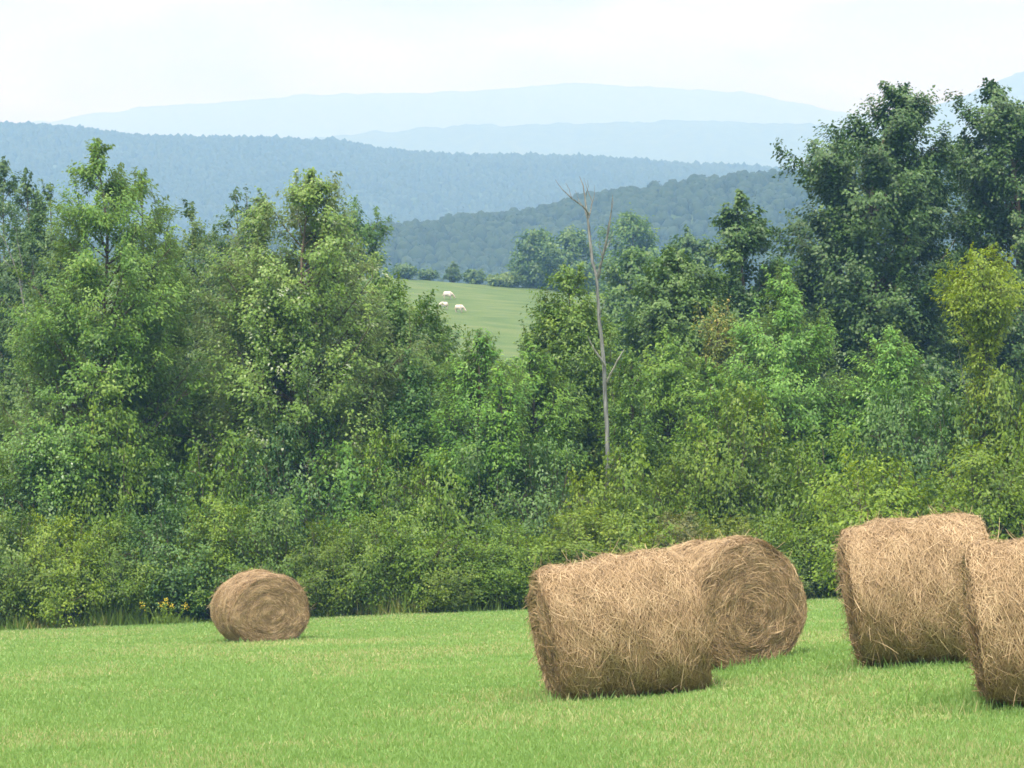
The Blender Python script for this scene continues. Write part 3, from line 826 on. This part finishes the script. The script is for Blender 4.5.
# ------------------------------------------------------------------ bare trees
def bare_tree(label, base, lines, loc_name='dead_tree', group=None):
    """lines: list of (points, radii) in world coordinates"""
    s = Soup(); tw = []
    for i, (pts, rd) in enumerate(lines):
        P = np.array(pts) - base
        # resample smoothly with a little crookedness
        t = np.linspace(0, len(P) - 1, (len(P) - 1) * 5 + 1)
        j = np.arange(len(P))
        Q = np.stack([np.interp(t, j, P[:, a]) for a in range(3)], -1)
        r_ = np.random.default_rng(i + 3)
        wob = np.cumsum(r_.normal(0, .006, Q.shape), 0); wob -= wob[0]
        Q = Q + wob * np.array([1, 1, .3])
        Rr = np.interp(t, j, rd)
        V, Fq = tubes(Q[None], Rr[None], 8 if i == 0 else 6)
        if i == 0: s.add(V, Fq)
        else: tw.append((V, Fq))
    root = thing(loc_name, label, 'dead tree', base, group)
    tr = obj('trunk', s.mesh('trunk', M['deadwood'], smooth_shade=True), root)
    for V, Fq in tw: obj('branch', mesh_np('branch', V, Fq, M['pale_wood'] if max(V[:, 2]) < 7.6 and len(tw) > 8 else M['deadwood'], smooth_shade=True), tr)
    return root


D = 70.3
bd = on_ground(608, D)


def W_(px, py, dy=0.0): return at(px, py, D + dy)


bare_tree('tall bare grey dead tree with forked leafless top rising in the middle', bd, [
    ([bd - np.array([0, 0, .3]), W_(608, 520), W_(607, 440), W_(605, 370), W_(601, 320), W_(598, 276), W_(594, 262, .1), W_(591, 235, .2), W_(588, 212, .2), W_(584, 186, .3), W_(580, 176, .35)],
     [.070, .067, .062, .054, .046, .038, .042, .036, .028, .016, .006]),
    ([W_(598, 278), W_(601, 262, -.2), W_(606, 240, -.4), W_(610, 215, -.5), W_(611, 195, -.6)], [.05, .042, .034, .022, .007]),
    ([W_(589, 214, .2), W_(583, 206, .0), W_(572, 198, -.1), W_(563, 188, -.2), W_(557, 179, -.2)], [.026, .022, .017, .011, .004]),
    ([W_(589, 218, .2), W_(592, 202, .5), W_(588, 190, .6), W_(584, 178, .7)], [.02, .015, .009, .003]),
    ([W_(590, 228, .2), W_(585, 210, .5), W_(580, 200, .6), W_(577, 190, .7)], [.018, .013, .008, .003]),
    ([W_(603, 255, -.2), W_(609, 242, .1), W_(613, 232, .2)], [.02, .013, .004]),
    ([W_(606, 240, -.4), W_(608, 225, -.6), W_(612, 212, -.9)], [.014, .009, .003]),
    ([W_(605, 366), W_(598, 355, -.5), W_(592, 345, -.8), W_(588, 336, -1.0)], [.036, .03, .022, .01]),
    ([W_(607, 382), W_(613, 370, -.4), W_(620, 358, -.7), W_(625, 349, -.9)], [.034, .028, .02, .008]),
    ([W_(611, 212, -.5), W_(613, 203, -.4), W_(612.5, 194, -.4)], [.013, .008, .003]),
    ([W_(592, 204, .5), W_(594, 194, .7), W_(593, 185, .8)], [.013, .008, .003]),
    ([W_(572, 198, -.1), W_(570, 189, .1), W_(567, 183, .2)], [.012, .007, .003]),
    ([W_(586, 196, .25), W_(588, 187, .1), W_(587, 180, .1)], [.012, .007, .003]),
    ([W_(602, 258, -.2), W_(599, 246, -.3), W_(600, 236, -.3)], [.014, .009, .003]),
    ([W_(600, 315), W_(604, 306, -.3), W_(606, 298, -.4)], [.016, .010, .004]),
    ([W_(604, 345), W_(600, 336, .3), W_(598, 328, .4)], [.014, .009, .004]),
])
D = 88
bd = on_ground(34, D)
bare_tree('bare pale twigs of a dead sapling by the left edge trees', bd, [
    ([bd, W_(32, 420), W_(28, 330), W_(20, 280), W_(8, 245), W_(-2, 228)], [.05, .045, .035, .024, .014, .005]),
    ([W_(22, 290), W_(22, 265, -.3), W_(17, 240, -.4), W_(15, 226, -.5)], [.02, .014, .009, .003]),
    ([W_(27, 322), W_(15, 312, -.3), W_(4, 300, -.4), W_(-6, 296, -.4)], [.018, .012, .008, .003]),
    ([W_(17, 272), W_(5, 262, -.2), W_(-4, 252, -.2)], [.014, .01, .004]),
])
D = 71.5
bd = on_ground(972, D)
bare_tree('small grey bare dead sapling beside the vivid yellow green tree', bd, [
    ([bd, W_(972, 460), W_(970, 410), W_(964, 380), W_(960, 350)], [.04, .035, .026, .014, .004]),
    ([W_(970, 412), W_(976, 388, -.2), W_(978, 362, -.3)], [.018, .012, .004]),
    ([W_(967, 396), W_(956, 384, -.2), W_(946, 378, -.3)], [.014, .009, .003]),
    ([W_(971, 425), W_(962, 408, .2), W_(955, 400, .3)], [.012, .008, .003]),
])


# ------------------------------------------------------------------ hay bales
def ribbon(P, Nn, w):
    """P (N,k,3) points, Nn (N,3) facing, w (N) widths -> quads tapered at the ends"""
    N, k, _ = P.shape
    T = nrm(np.gradient(P, axis=1))
    S = nrm(np.cross(T, Nn[:, None]))
    prof = np.sin(np.linspace(.25, np.pi - .25, k)) ** .5
    h = w[:, None, None] * .5 * prof[None, :, None]
    V = np.stack([P - S * h, P + S * h], 2)
    idx = np.arange(N * k * 2).reshape(N, k, 2)
    Q = np.stack([idx[:, :-1, 0], idx[:, :-1, 1], idx[:, 1:, 1], idx[:, 1:, 0]], -1).reshape(-1, 4)
    return V.reshape(-1, 3), Q


class Bale:
    def __init__(s, R, L, seed, sq=.97, shear=0., taper=0., sag=.05):
        s.R, s.L, s.sq, s.shear, s.taper, s.sag = R, L, sq, shear, taper, sag
        s.r = np.random.default_rng(seed); s.ph = s.r.uniform(0, 6.28, 12)

    def pt(s, u, phi, rho=None, lift=0.):
        """u -1..1 along the axis, phi 0 = top; rho 0..1 on an end face (u sign says which)"""
        p = s.ph
        side = rho is None
        rh = np.ones_like(u) if side else rho
        R = s.R * (1 + .018 * np.sin(2 * phi + p[0]) + .016 * np.sin(3 * phi + 4 * u + p[1]) + .012 * np.sin(5 * phi - 6 * u + p[2])
                   + .010 * np.sin(9 * phi + 11 * u + p[3]) + .010 * np.sin(9 * u + p[4]) + .008 * np.sin(15 * u - 4 * phi + p[5]))
        R = R * (1 + s.taper * u)
        if side:
            R = R * (1 - .075 * np.abs(u) ** 6)
            x = s.L / 2 * u
            r_ = R + lift
        else:
            r_ = R * .925 * rho
            bul = .035 * (1 - rho ** 2) + .012 * np.sin(3 * phi + p[6]) * rho - .014 * rho ** 9 + .05
            bul = bul + .008 * np.sin(rho * 19 + phi * 1.0 + p[7]) + .01 * np.sin(7 * phi + rho * 8 + p[8]) * rho
            x = np.sign(u) * (s.L / 2 + (bul - .05) + lift)
        y = r_ * np.sin(phi); z = r_ * np.cos(phi) * s.sq
        z = np.maximum(z, -s.R * (1 - s.sag) * s.sq + .02 * np.sin(6 * x))
        # slumped: wider near the ground
        y = y * (1 + .05 * np.clip(-z / s.R, 0, 1))
        x = x + s.shear * z
        return np.stack([x, y, z + s.R * (1 - s.sag) * s.sq], -1)


def make_bale(label, loc, yaw, pitch, R, L, seed, group, **kw):
    b = Bale(R, L, seed, **kw); r = b.r
    root = thing('hay_bale', label, 'hay bale', loc, group)
    root.rotation_euler = (0, -pitch, yaw)
    # --- rolled side
    body = Soup()
    u = np.linspace(-1, 1, 48); ph = np.linspace(0, 2 * np.pi, 97)[:-1]
    U, PH = np.meshgrid(u, ph, indexing='ij')
    V = b.pt(U.ravel(), PH.ravel(), lift=-.012)
    i = np.arange(U.size).reshape(U.shape)
    Q = np.stack([i[:-1], i[1:], np.roll(i[1:], -1, 1), np.roll(i[:-1], -1, 1)], -1).reshape(-1, 4)
    body.add(V, Q, mi=0)

    def strands(n, lmin, lmax, wmin, wmax, ang_sd, lift0, lift1, fuzz):
        k = 5
        u0 = r.uniform(-1, 1, n); p0 = r.uniform(0, 2 * np.pi, n)
        al = r.normal(0, ang_sd, n) + np.where(r.random(n) < .5, 0, np.pi)
        ln = r.uniform(lmin, lmax, n)
        t = np.linspace(-.5, .5, k)[None] * ln[:, None]
        curl = r.normal(0, .45, n)[:, None] * t ** 2
        du = (t * np.sin(al)[:, None] + curl * np.cos(al)[:, None]) / (b.L / 2)
        dp = (t * np.cos(al)[:, None] - curl * np.sin(al)[:, None]) / b.R
        uu = u0[:, None] + du; pp = p0[:, None] + dp
        over = np.clip(np.abs(uu) - 1, 0, None) * np.sign(uu)      # strands that stick out past the rim
        lf = r.uniform(lift0, lift1, n)[:, None] + fuzz * np.abs(r.normal(0, 1, n))[:, None] * (np.linspace(-.35, 1, k)[None].clip(0)) ** 1.5
        P = b.pt(np.clip(uu, -1, 1).ravel(), pp.ravel(), lift=lf.ravel()).reshape(n, k, 3)
        P[..., 0] += over * b.L / 2 * .55
        c = np.stack([np.zeros(n), np.sin(p0), np.cos(p0)], -1)
        Nn = nrm(c + r.normal(0, .35, (n, 3)))
        w = r.uniform(wmin, wmax, n)
        V, Q = ribbon(P, Nn, w)
        clump = vnoise(u0 * 6 + 10, p0 * 5, seed) - .5
        tt = np.clip(.52 + r.normal(0, .15, n) + .25 * clump, 0, 1)
        body.add(V, Q, np.repeat(tt, k * 2), mi=1)
    strands(24000, .05, .19, .0024, .0048, .5, -.008, .018, .008)
    strands(1300, .08, .22, .0026, .005, .75, .003, .028, .02)
    strands(700, .10, .28, .0025, .0045, 1.2, .005, .03, .085)
    obj('rolled_side', body.mesh('rolled_side', M['hay'], mats=[M['straw']]), root)
    # --- two ends with the spiral of the roll
    for sgn in (-1, 1):
        e = Soup()
        rho = np.linspace(.001, 1, 34)
        RH, PH = np.meshgrid(rho, ph, indexing='ij')
        V = b.pt(np.full(RH.size, float(sgn)), PH.ravel(), RH.ravel(), lift=-.012)
        i = np.arange(RH.size).reshape(RH.shape)
        Q = np.stack([i[:-1], i[1:], np.roll(i[1:], -1, 1), np.roll(i[:-1], -1, 1)], -1).reshape(-1, 4)
        if sgn < 0: Q = Q[:, ::-1]
        e.add(V, Q, mi=0)
        n = 13000; k = 5
        turns = 13.0
        rr = np.sqrt(r.uniform(.0004, 1, n)); p0 = r.uniform(0, 2 * np.pi, n)
        ln = np.clip(r.uniform(.06, .24, n), 0, rr * b.R * 2.2 + .05)
        t = np.linspace(-.5, .5, k)[None] * ln[:, None]
        al = r.normal(0, .45, n) + (r.random(n) < .25) * r.normal(0, .9, n)
        dp = t * np.cos(al)[:, None] / np.maximum(rr * b.R, .05)[:, None]
        dr = t * np.sin(al)[:, None] / b.R
        RR = np.abs(rr[:, None] + dr); PP = p0[:, None] + dp
        fl = np.where(r.random(n) < .06, np.abs(r.normal(0, .05, n)), 0)
        lf = r.uniform(-.010, .018, n)[:, None] + fl[:, None] * np.linspace(0, 1, k)[None]
        P = b.pt(np.full(RR.size, float(sgn)), PP.ravel(), np.clip(RR, 0, 1.04).ravel(), lift=lf.ravel()).reshape(n, k, 3)
        Nn = nrm(np.array([sgn, 0, 0.]) + r.normal(0, .45, (n, 3)))
        V, Q = ribbon(P, Nn, r.uniform(.003, .0065, n))
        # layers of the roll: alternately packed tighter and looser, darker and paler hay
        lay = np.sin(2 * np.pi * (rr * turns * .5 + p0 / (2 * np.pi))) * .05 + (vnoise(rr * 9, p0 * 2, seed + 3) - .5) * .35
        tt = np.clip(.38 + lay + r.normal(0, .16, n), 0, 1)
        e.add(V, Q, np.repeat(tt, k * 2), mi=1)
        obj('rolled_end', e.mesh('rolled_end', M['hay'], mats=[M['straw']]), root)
    return root


def gnd(X, Y, sink=.03): return (X, Y, float(ground_z(X, Y)) - sink)


def place_bale(px_c, Y, *a, **k):
    X = (px_c - 512) / F * Y
    return gnd(X, Y)


BG = 'round hay bales lying on the mown field'
rad = math.radians
BALES = []


def add_bale(label, px, Y, yaw, pitch, R, L, seed, **kw):
    loc = place_bale(px, Y)
    BALES.append((loc[0], loc[1], R, L, yaw))
    return make_bale(label, loc, rad(yaw), rad(pitch), R, L, seed, BG, **kw)


# lone far bale: end face towards the camera, side visible on its left
add_bale('lone round hay bale far back on the left, spiral end facing the camera', 260, 48.8, -68, 1.0, .79, 1.35, 11, sq=.845, sag=.09)
add_bale('front bale of the middle pair, lying side on', 624, 26.9, 10, 5.0, .76, 1.52, 12, shear=-.075, taper=.045, sag=.06)
add_bale('rear bale of the middle pair, spiral end facing right and forward', 721, 30.2, -57, 3.5, .77, 1.22, 13, sq=.99, sag=.05, taper=.05)
add_bale('side on bale partly hidden behind the rightmost bale', 926, 26.3, -3, 4.5, .78, 1.38, 14, shear=-.065, taper=.04, sag=.05)
add_bale('nearest bale, cut off by the right picture edge', 1071, 22.1, -7, 3.0, .755, 1.5, 15, shear=-.075, taper=.02, sag=.05)


# ------------------------------------------------------------------ grass
def blades(n_try, yr, half, hmin, hmax, wmul, seed, name, mat, dens=None, lab=None, ybias=1.6):
    r = np.random.default_rng(seed)
    Y = yr[0] * (yr[1] / yr[0]) ** (r.random(n_try) ** ybias if ybias != 1 else r.random(n_try))
    X = r.uniform(-1, 1, n_try) * (half[0] + half[1] * Y)
    if dens is not None:
        keep = r.random(n_try) < dens(X, Y); X = X[keep]; Y = Y[keep]
    n = len(X)
    Z = ground_z(X, Y)
    patch = fbm(X * .45, Y * .3, 77, 4)
    tuft = fbm(X * 2.2, Y * 2.2, 78, 3)
    stripe = fbm(X * .12 + Y * .02, Y * .55, 79, 3)
    h = r.uniform(hmin, hmax, n) * (.55 + .9 * tuft)
    if name == 'tall_grass': h = h * (.25 + 1.6 * smooth((fbm(X * .8, Y * .8, 91, 3) - .3) / .4))
    a = r.uniform(0, 2 * np.pi, n); lean = np.abs(r.normal(0, .55, n)) * h
    w = (.0035 + .00022 * Y) * wmul * r.uniform(.7, 1.4, n)
    b = np.stack([X, Y, Z - .01], -1)
    fa = r.normal(0, .8, n)
    side = np.stack([np.cos(fa), np.sin(fa), np.zeros(n)], -1) * w[:, None]
    tip = b + np.stack([np.cos(a) * lean, np.sin(a) * lean, h], -1)
    V = np.stack([b - side, b + side, tip], 1).reshape(-1, 3)
    T = np.arange(n * 3).reshape(-1, 3)
    dry = smooth((patch - .46) / .22) * .8 + smooth((stripe - .55) / .2) * .35
    t = .40 + .25 * (tuft - .5) + .22 * (stripe - .5) + r.normal(0, .07, n)
    isdry = r.random(n) < (.03 + .5 * dry)
    t = np.where(isdry, r.uniform(.7, 1.0, n), t)
    o = obj(name, mesh_np(name, V, T, mat, tint=np.repeat(np.clip(t, 0, 1), 3)))
    o['kind'] = 'stuff'; o['label'] = lab; o['category'] = 'grass'
    return o


blades(800000, (15.5, 66.5), (4.0, .215), .025, .065, 1.0, 5, 'grass', M['grass'], lab='short bright green mown grass covering the field')


def bale_ring(X, Y):
    d = np.zeros_like(X)
    for (bx, by, R, L, yaw) in BALES:
        c, s = math.cos(rad(yaw)), math.sin(rad(yaw))
        lx = (X - bx) * c + (Y - by) * s; ly = -(X - bx) * s + (Y - by) * c
        q = np.maximum(np.abs(lx) - L / 2, np.abs(ly) - R * .45)
        d = np.maximum(d, np.exp(-np.clip(q, 0, None) / .13) * (q > -.1))
    return d


blades(420000, (19, 52), (1.5, .215), .06, .14, 1.0, 6, 'grass', M['grass'], dens=lambda X, Y: bale_ring(X, Y) * .8,
       lab='longer uncut grass standing around the feet of the bales')
blades(90000, (63.4, 68.5), (4.5, .22), .08, .34, 1.0, 8, 'tall_grass', M['tallgrass'],
       dens=lambda X, Y: smooth((Y - 63.6 - 1.9 * fbm(X * .45, Y * 0, 5, 4)) / .6) * (.25 + .75 * smooth((fbm(X * .5, Y * .3, 31, 3) - .35) / .25)),
       lab='rank tall grass along the foot of the thicket', ybias=1)

# goldenrod
M['flower'] = straw_mat('yellow_flowers', (.45, .33, .02), (.62, .48, .03), (.75, .6, .08))
r = np.random.default_rng(3)
bg = on_ground(167, 63.9)
gr = thing('goldenrod', 'yellow flowering goldenrod at the foot of the thicket left of the lone bale', 'wildflower', bg)
n = 5
tips = np.stack([r.normal(0, .22, n), r.normal(0, .12, n), r.uniform(.35, .62, n)], -1)
st = Soup(); P = bez(tips * np.array([.3, .3, 0]), tips * np.array([.6, .6, .6]), tips, 4)
st.add(*tubes(P, np.full((n, 4), .006), 4))
obj('stems', st.mesh('stems', M['bush']), gr)
for q in range(n):
    C = tips[q] + r.normal(0, .045, (26, 3))
    V, Q = leaf_quads(C, r.normal(0, 1, C.shape) + np.array([0, 0, .7]), r.normal(0, 1, C.shape), np.full(26, .03), np.full(26, .026))
    obj('flower_plume', mesh_np('flower_plume', V, Q, M['flower'], tint=np.repeat(r.uniform(0, 1, 26), 4)), gr)
C = (P[:, 1:3, None] + r.normal(0, .06, (n, 2, 9, 3))).reshape(-1, 3)
V, Q = leaf_quads(C, r.normal(0, .5, C.shape) + np.array([0, 0, .7]), r.normal(0, 1, C.shape), np.full(len(C), .11), np.full(len(C), .03))
obj('leaves', mesh_np('leaves', V, Q, M['bush'], tint=np.repeat(r.uniform(.2, .8, len(C)), 4)), gr)


# ------------------------------------------------------------------ sheep
def simple_mat(name, c1, c2, scale):
    m, nt, N, L, out = new_mat(name)
    tc = N.new('ShaderNodeTexCoord'); n = N.new('ShaderNodeTexNoise'); n.inputs['Scale'].default_value = scale
    L.new(tc.outputs['Object'], n.inputs['Vector'])
    r_ = ramp(N, [(.3, c1), (.7, c2)]); L.new(n.outputs['Fac'], r_.inputs[0])
    p = N.new('ShaderNodeBsdfPrincipled'); p.inputs['Roughness'].default_value = .95
    L.new(r_.outputs[0], p.inputs['Base Color']); L.new(p.outputs[0], out.inputs['Surface'])
    return m


M['wool'] = simple_mat('wool', (.48, .44, .39), (.66, .61, .56), 9)
M['sheep_skin'] = simple_mat('sheep_skin', (.32, .26, .22), (.5, .43, .38), 12)


def skin_mesh(name, nodes, edges, mat):
    me = bpy.data.meshes.new(name)
    me.from_pydata([n_[:3] for n_ in nodes], edges, [])
    o = bpy.data.objects.new(name, me); COL.objects.link(o)
    sk = o.modifiers.new('skin', 'SKIN'); o.modifiers.new('sub', 'SUBSURF').levels = 2
    o.modifiers['sub'].render_levels = 2
    for i, nd in enumerate(nodes):
        me.skin_vertices[0].data[i].radius = (nd[3], nd[3] if len(nd) < 5 else nd[4])
        me.skin_vertices[0].data[i].use_root = (i == 0)
    bpy.context.view_layer.update()
    dg = bpy.context.evaluated_depsgraph_get()
    m2 = bpy.data.meshes.new_from_object(o.evaluated_get(dg))
    bpy.data.objects.remove(o); m2.name = name
    m2.materials.clear(); m2.materials.append(mat)
    for p in m2.polygons: p.use_smooth = True
    return m2


def sheep_meshes():
    nd = [(0, 0, .62, .19), (.32, 0, .62, .17), (-.32, 0, .62, .18), (.52, 0, .60, .12), (.70, 0, .42, .085), (.80, 0, .24, .085), (.88, 0, .12, .05)]
    ed = [(0, 1), (0, 2), (1, 3), (3, 4), (4, 5), (5, 6)]
    for sx, root in ((.33, 1), (-.34, 2)):
        for sy in (-.12, .12):
            i = len(nd); b_ = 0 if sx > 0 else -.05
            nd += [(sx, sy, .45, .075), (sx + b_, sy, .24, .042), (sx, sy, .10, .032), (sx + .03, sy, .01, .034)]
            ed += [(root, i), (i, i + 1), (i + 1, i + 2), (i + 2, i + 3)]
    for sy in (-1, 1):                      # ears
        i = len(nd); nd += [(.76, sy * .10, .30, .03), (.74, sy * .19, .28, .018)]; ed += [(5, i), (i, i + 1)]
    i = len(nd); nd += [(-.52, 0, .55, .04), (-.58, 0, .40, .025)]; ed += [(2, i), (i, i + 1)]
    body = skin_mesh('sheep_body', nd, ed, M['sheep_skin'])
    fl = skin_mesh('fleece', [(0, 0, .62, .31, .29), (.28, 0, .62, .28, .27), (-.3, 0, .62, .29, .29), (.47, 0, .62, .19), (.58, 0, .52, .13), (-.48, 0, .6, .2)],
                   [(0, 1), (0, 2), (1, 3), (3, 4), (2, 5)], M['wool'])
    r_ = np.random.default_rng(1)
    for v in fl.vertices:
        v.co += v.normal * r_.normal(0, .012)
    return body, fl


SB, SF = sheep_meshes()
for (px, py, yaw, lab, sc) in [(447.5, 299.5, 5, 'white sheep grazing highest on the pasture of the three', 1.12),
                               (444.0, 309.5, 172, 'white sheep grazing lower left, nearest the poplar crown', .98),
                               (459, 312.5, -18, 'white sheep grazing lower right of the three', 1.0)]:
    loc = hit_ground(px, py)
    root = thing('sheep', lab, 'sheep', loc, 'sheep grazing on the far pasture')
    root.rotation_euler = (0, 0, rad(yaw)); root.scale = (sc * .92,) * 3
    obj('sheep_body', SB, root); obj('fleece', SF, root)

# ------------------------------------------------------------------ haze
hx, hy0, hy1, hz0, hz1 = 5600.0, -260.0, 9500.0, -60.0, 830.0
HV = np.array([(x, y, z) for z in (hz0, hz1) for y in (hy0, hy1) for x in (-hx, hx)])
HQ = np.array([(0, 2, 3, 1), (4, 5, 7, 6), (0, 1, 5, 4), (2, 6, 7, 3), (0, 4, 6, 2), (1, 3, 7, 5)])
hm, nt, N, L, out = new_mat('haze')
pv = N.new('ShaderNodeVolumePrincipled')
pv.inputs['Color'].default_value = (.21, .43, .78, 1)
pv.inputs['Absorption Color'].default_value = (.73, .42, .01, 1)
pv.inputs['Density'].default_value = .00051
pv.inputs['Anisotropy'].default_value = 0.0
L.new(pv.outputs[0], out.inputs['Volume'])
hz_o = obj('haze', mesh_np('haze', HV, HQ, hm))
hz_o['kind'] = 'stuff'; hz_o['label'] = 'pale blue summer haze filling the air over the valley'; hz_o['category'] = 'haze'

# ------------------------------------------------------------------ light: bright overcast
SUN_EL, SUN_AZ = math.radians(58), math.radians(205)      # azimuth clockwise from +Y: behind the camera, a little left
w = bpy.data.worlds.new('World'); scene.world = w; w.use_nodes = True
nt = w.node_tree; N = nt.nodes; L = nt.links; N.clear()
out = N.new('ShaderNodeOutputWorld'); bgn = N.new('ShaderNodeBackground')
sky = N.new('ShaderNodeTexSky'); sky.sky_type = 'NISHITA'; sky.sun_disc = False
sky.sun_elevation = SUN_EL; sky.sun_rotation = SUN_AZ
tc = N.new('ShaderNodeTexCoord'); sx = N.new('ShaderNodeSeparateXYZ'); L.new(tc.outputs['Generated'], sx.inputs[0])
zc = N.new('ShaderNodeMath'); zc.operation = 'MAXIMUM'; zc.inputs[1].default_value = 0; L.new(sx.outputs['Z'], zc.inputs[0])
# overcast luminance: several times brighter overhead than at the horizon
lum = N.new('ShaderNodeMath'); lum.operation = 'MULTIPLY_ADD'; lum.inputs[1].default_value = 1.0; lum.inputs[2].default_value = .06
L.new(zc.outputs[0], lum.inputs[0])
mp = N.new('ShaderNodeMapping'); mp.inputs['Scale'].default_value = (1, 1, 3.2); L.new(tc.outputs['Generated'], mp.inputs[0])
cn = N.new('ShaderNodeTexNoise'); cn.inputs['Scale'].default_value = 8; cn.inputs['Detail'].default_value = 5; cn.inputs['Distortion'].default_value = .4
L.new(mp.outputs[0], cn.inputs['Vector'])
cr = ramp(N, [(.36, (.46, .52, .68)), (.62, (1.03, .99, 1.0))]); L.new(cn.outputs['Fac'], cr.inputs[0])
sc_ = N.new('ShaderNodeVectorMath'); sc_.operation = 'SCALE'; L.new(cr.outputs[0], sc_.inputs[0]); L.new(lum.outputs[0], sc_.inputs['Scale'])
s2 = N.new('ShaderNodeVectorMath'); s2.operation = 'SCALE'; s2.inputs['Scale'].default_value = 17.0; L.new(sc_.outputs[0], s2.inputs[0])
mx = N.new('ShaderNodeMix'); mx.data_type = 'RGBA'; mx.inputs[0].default_value = .85
L.new(sky.outputs[0], mx.inputs[6]); L.new(s2.outputs[0], mx.inputs[7])
L.new(mx.outputs[2], bgn.inputs['Color']); bgn.inputs['Strength'].default_value = .1
L.new(bgn.outputs[0], out.inputs['Surface'])

sd = bpy.data.lights.new('sun', 'SUN'); sd.energy = 2.0; sd.angle = math.radians(10); sd.color = (1, .97, .92)
so = bpy.data.objects.new('sun', sd); COL.objects.link(so)
so.rotation_euler = (math.pi / 2 - SUN_EL, 0, math.pi - SUN_AZ)

# ------------------------------------------------------------------ render settings
scene.view_settings.view_transform = 'Standard'
scene.view_settings.look = 'None'
scene.view_settings.gamma = 1.0
scene.view_settings.exposure = 1.66
scene.render.engine = 'CYCLES'
scene.cycles.max_bounces = 6
scene.cycles.diffuse_bounces = 3
scene.cycles.glossy_bounces = 2
scene.cycles.transmission_bounces = 4
scene.cycles.volume_bounces = 1
scene.cycles.use_denoising = True
scene.cycles.filter_width = 1.6
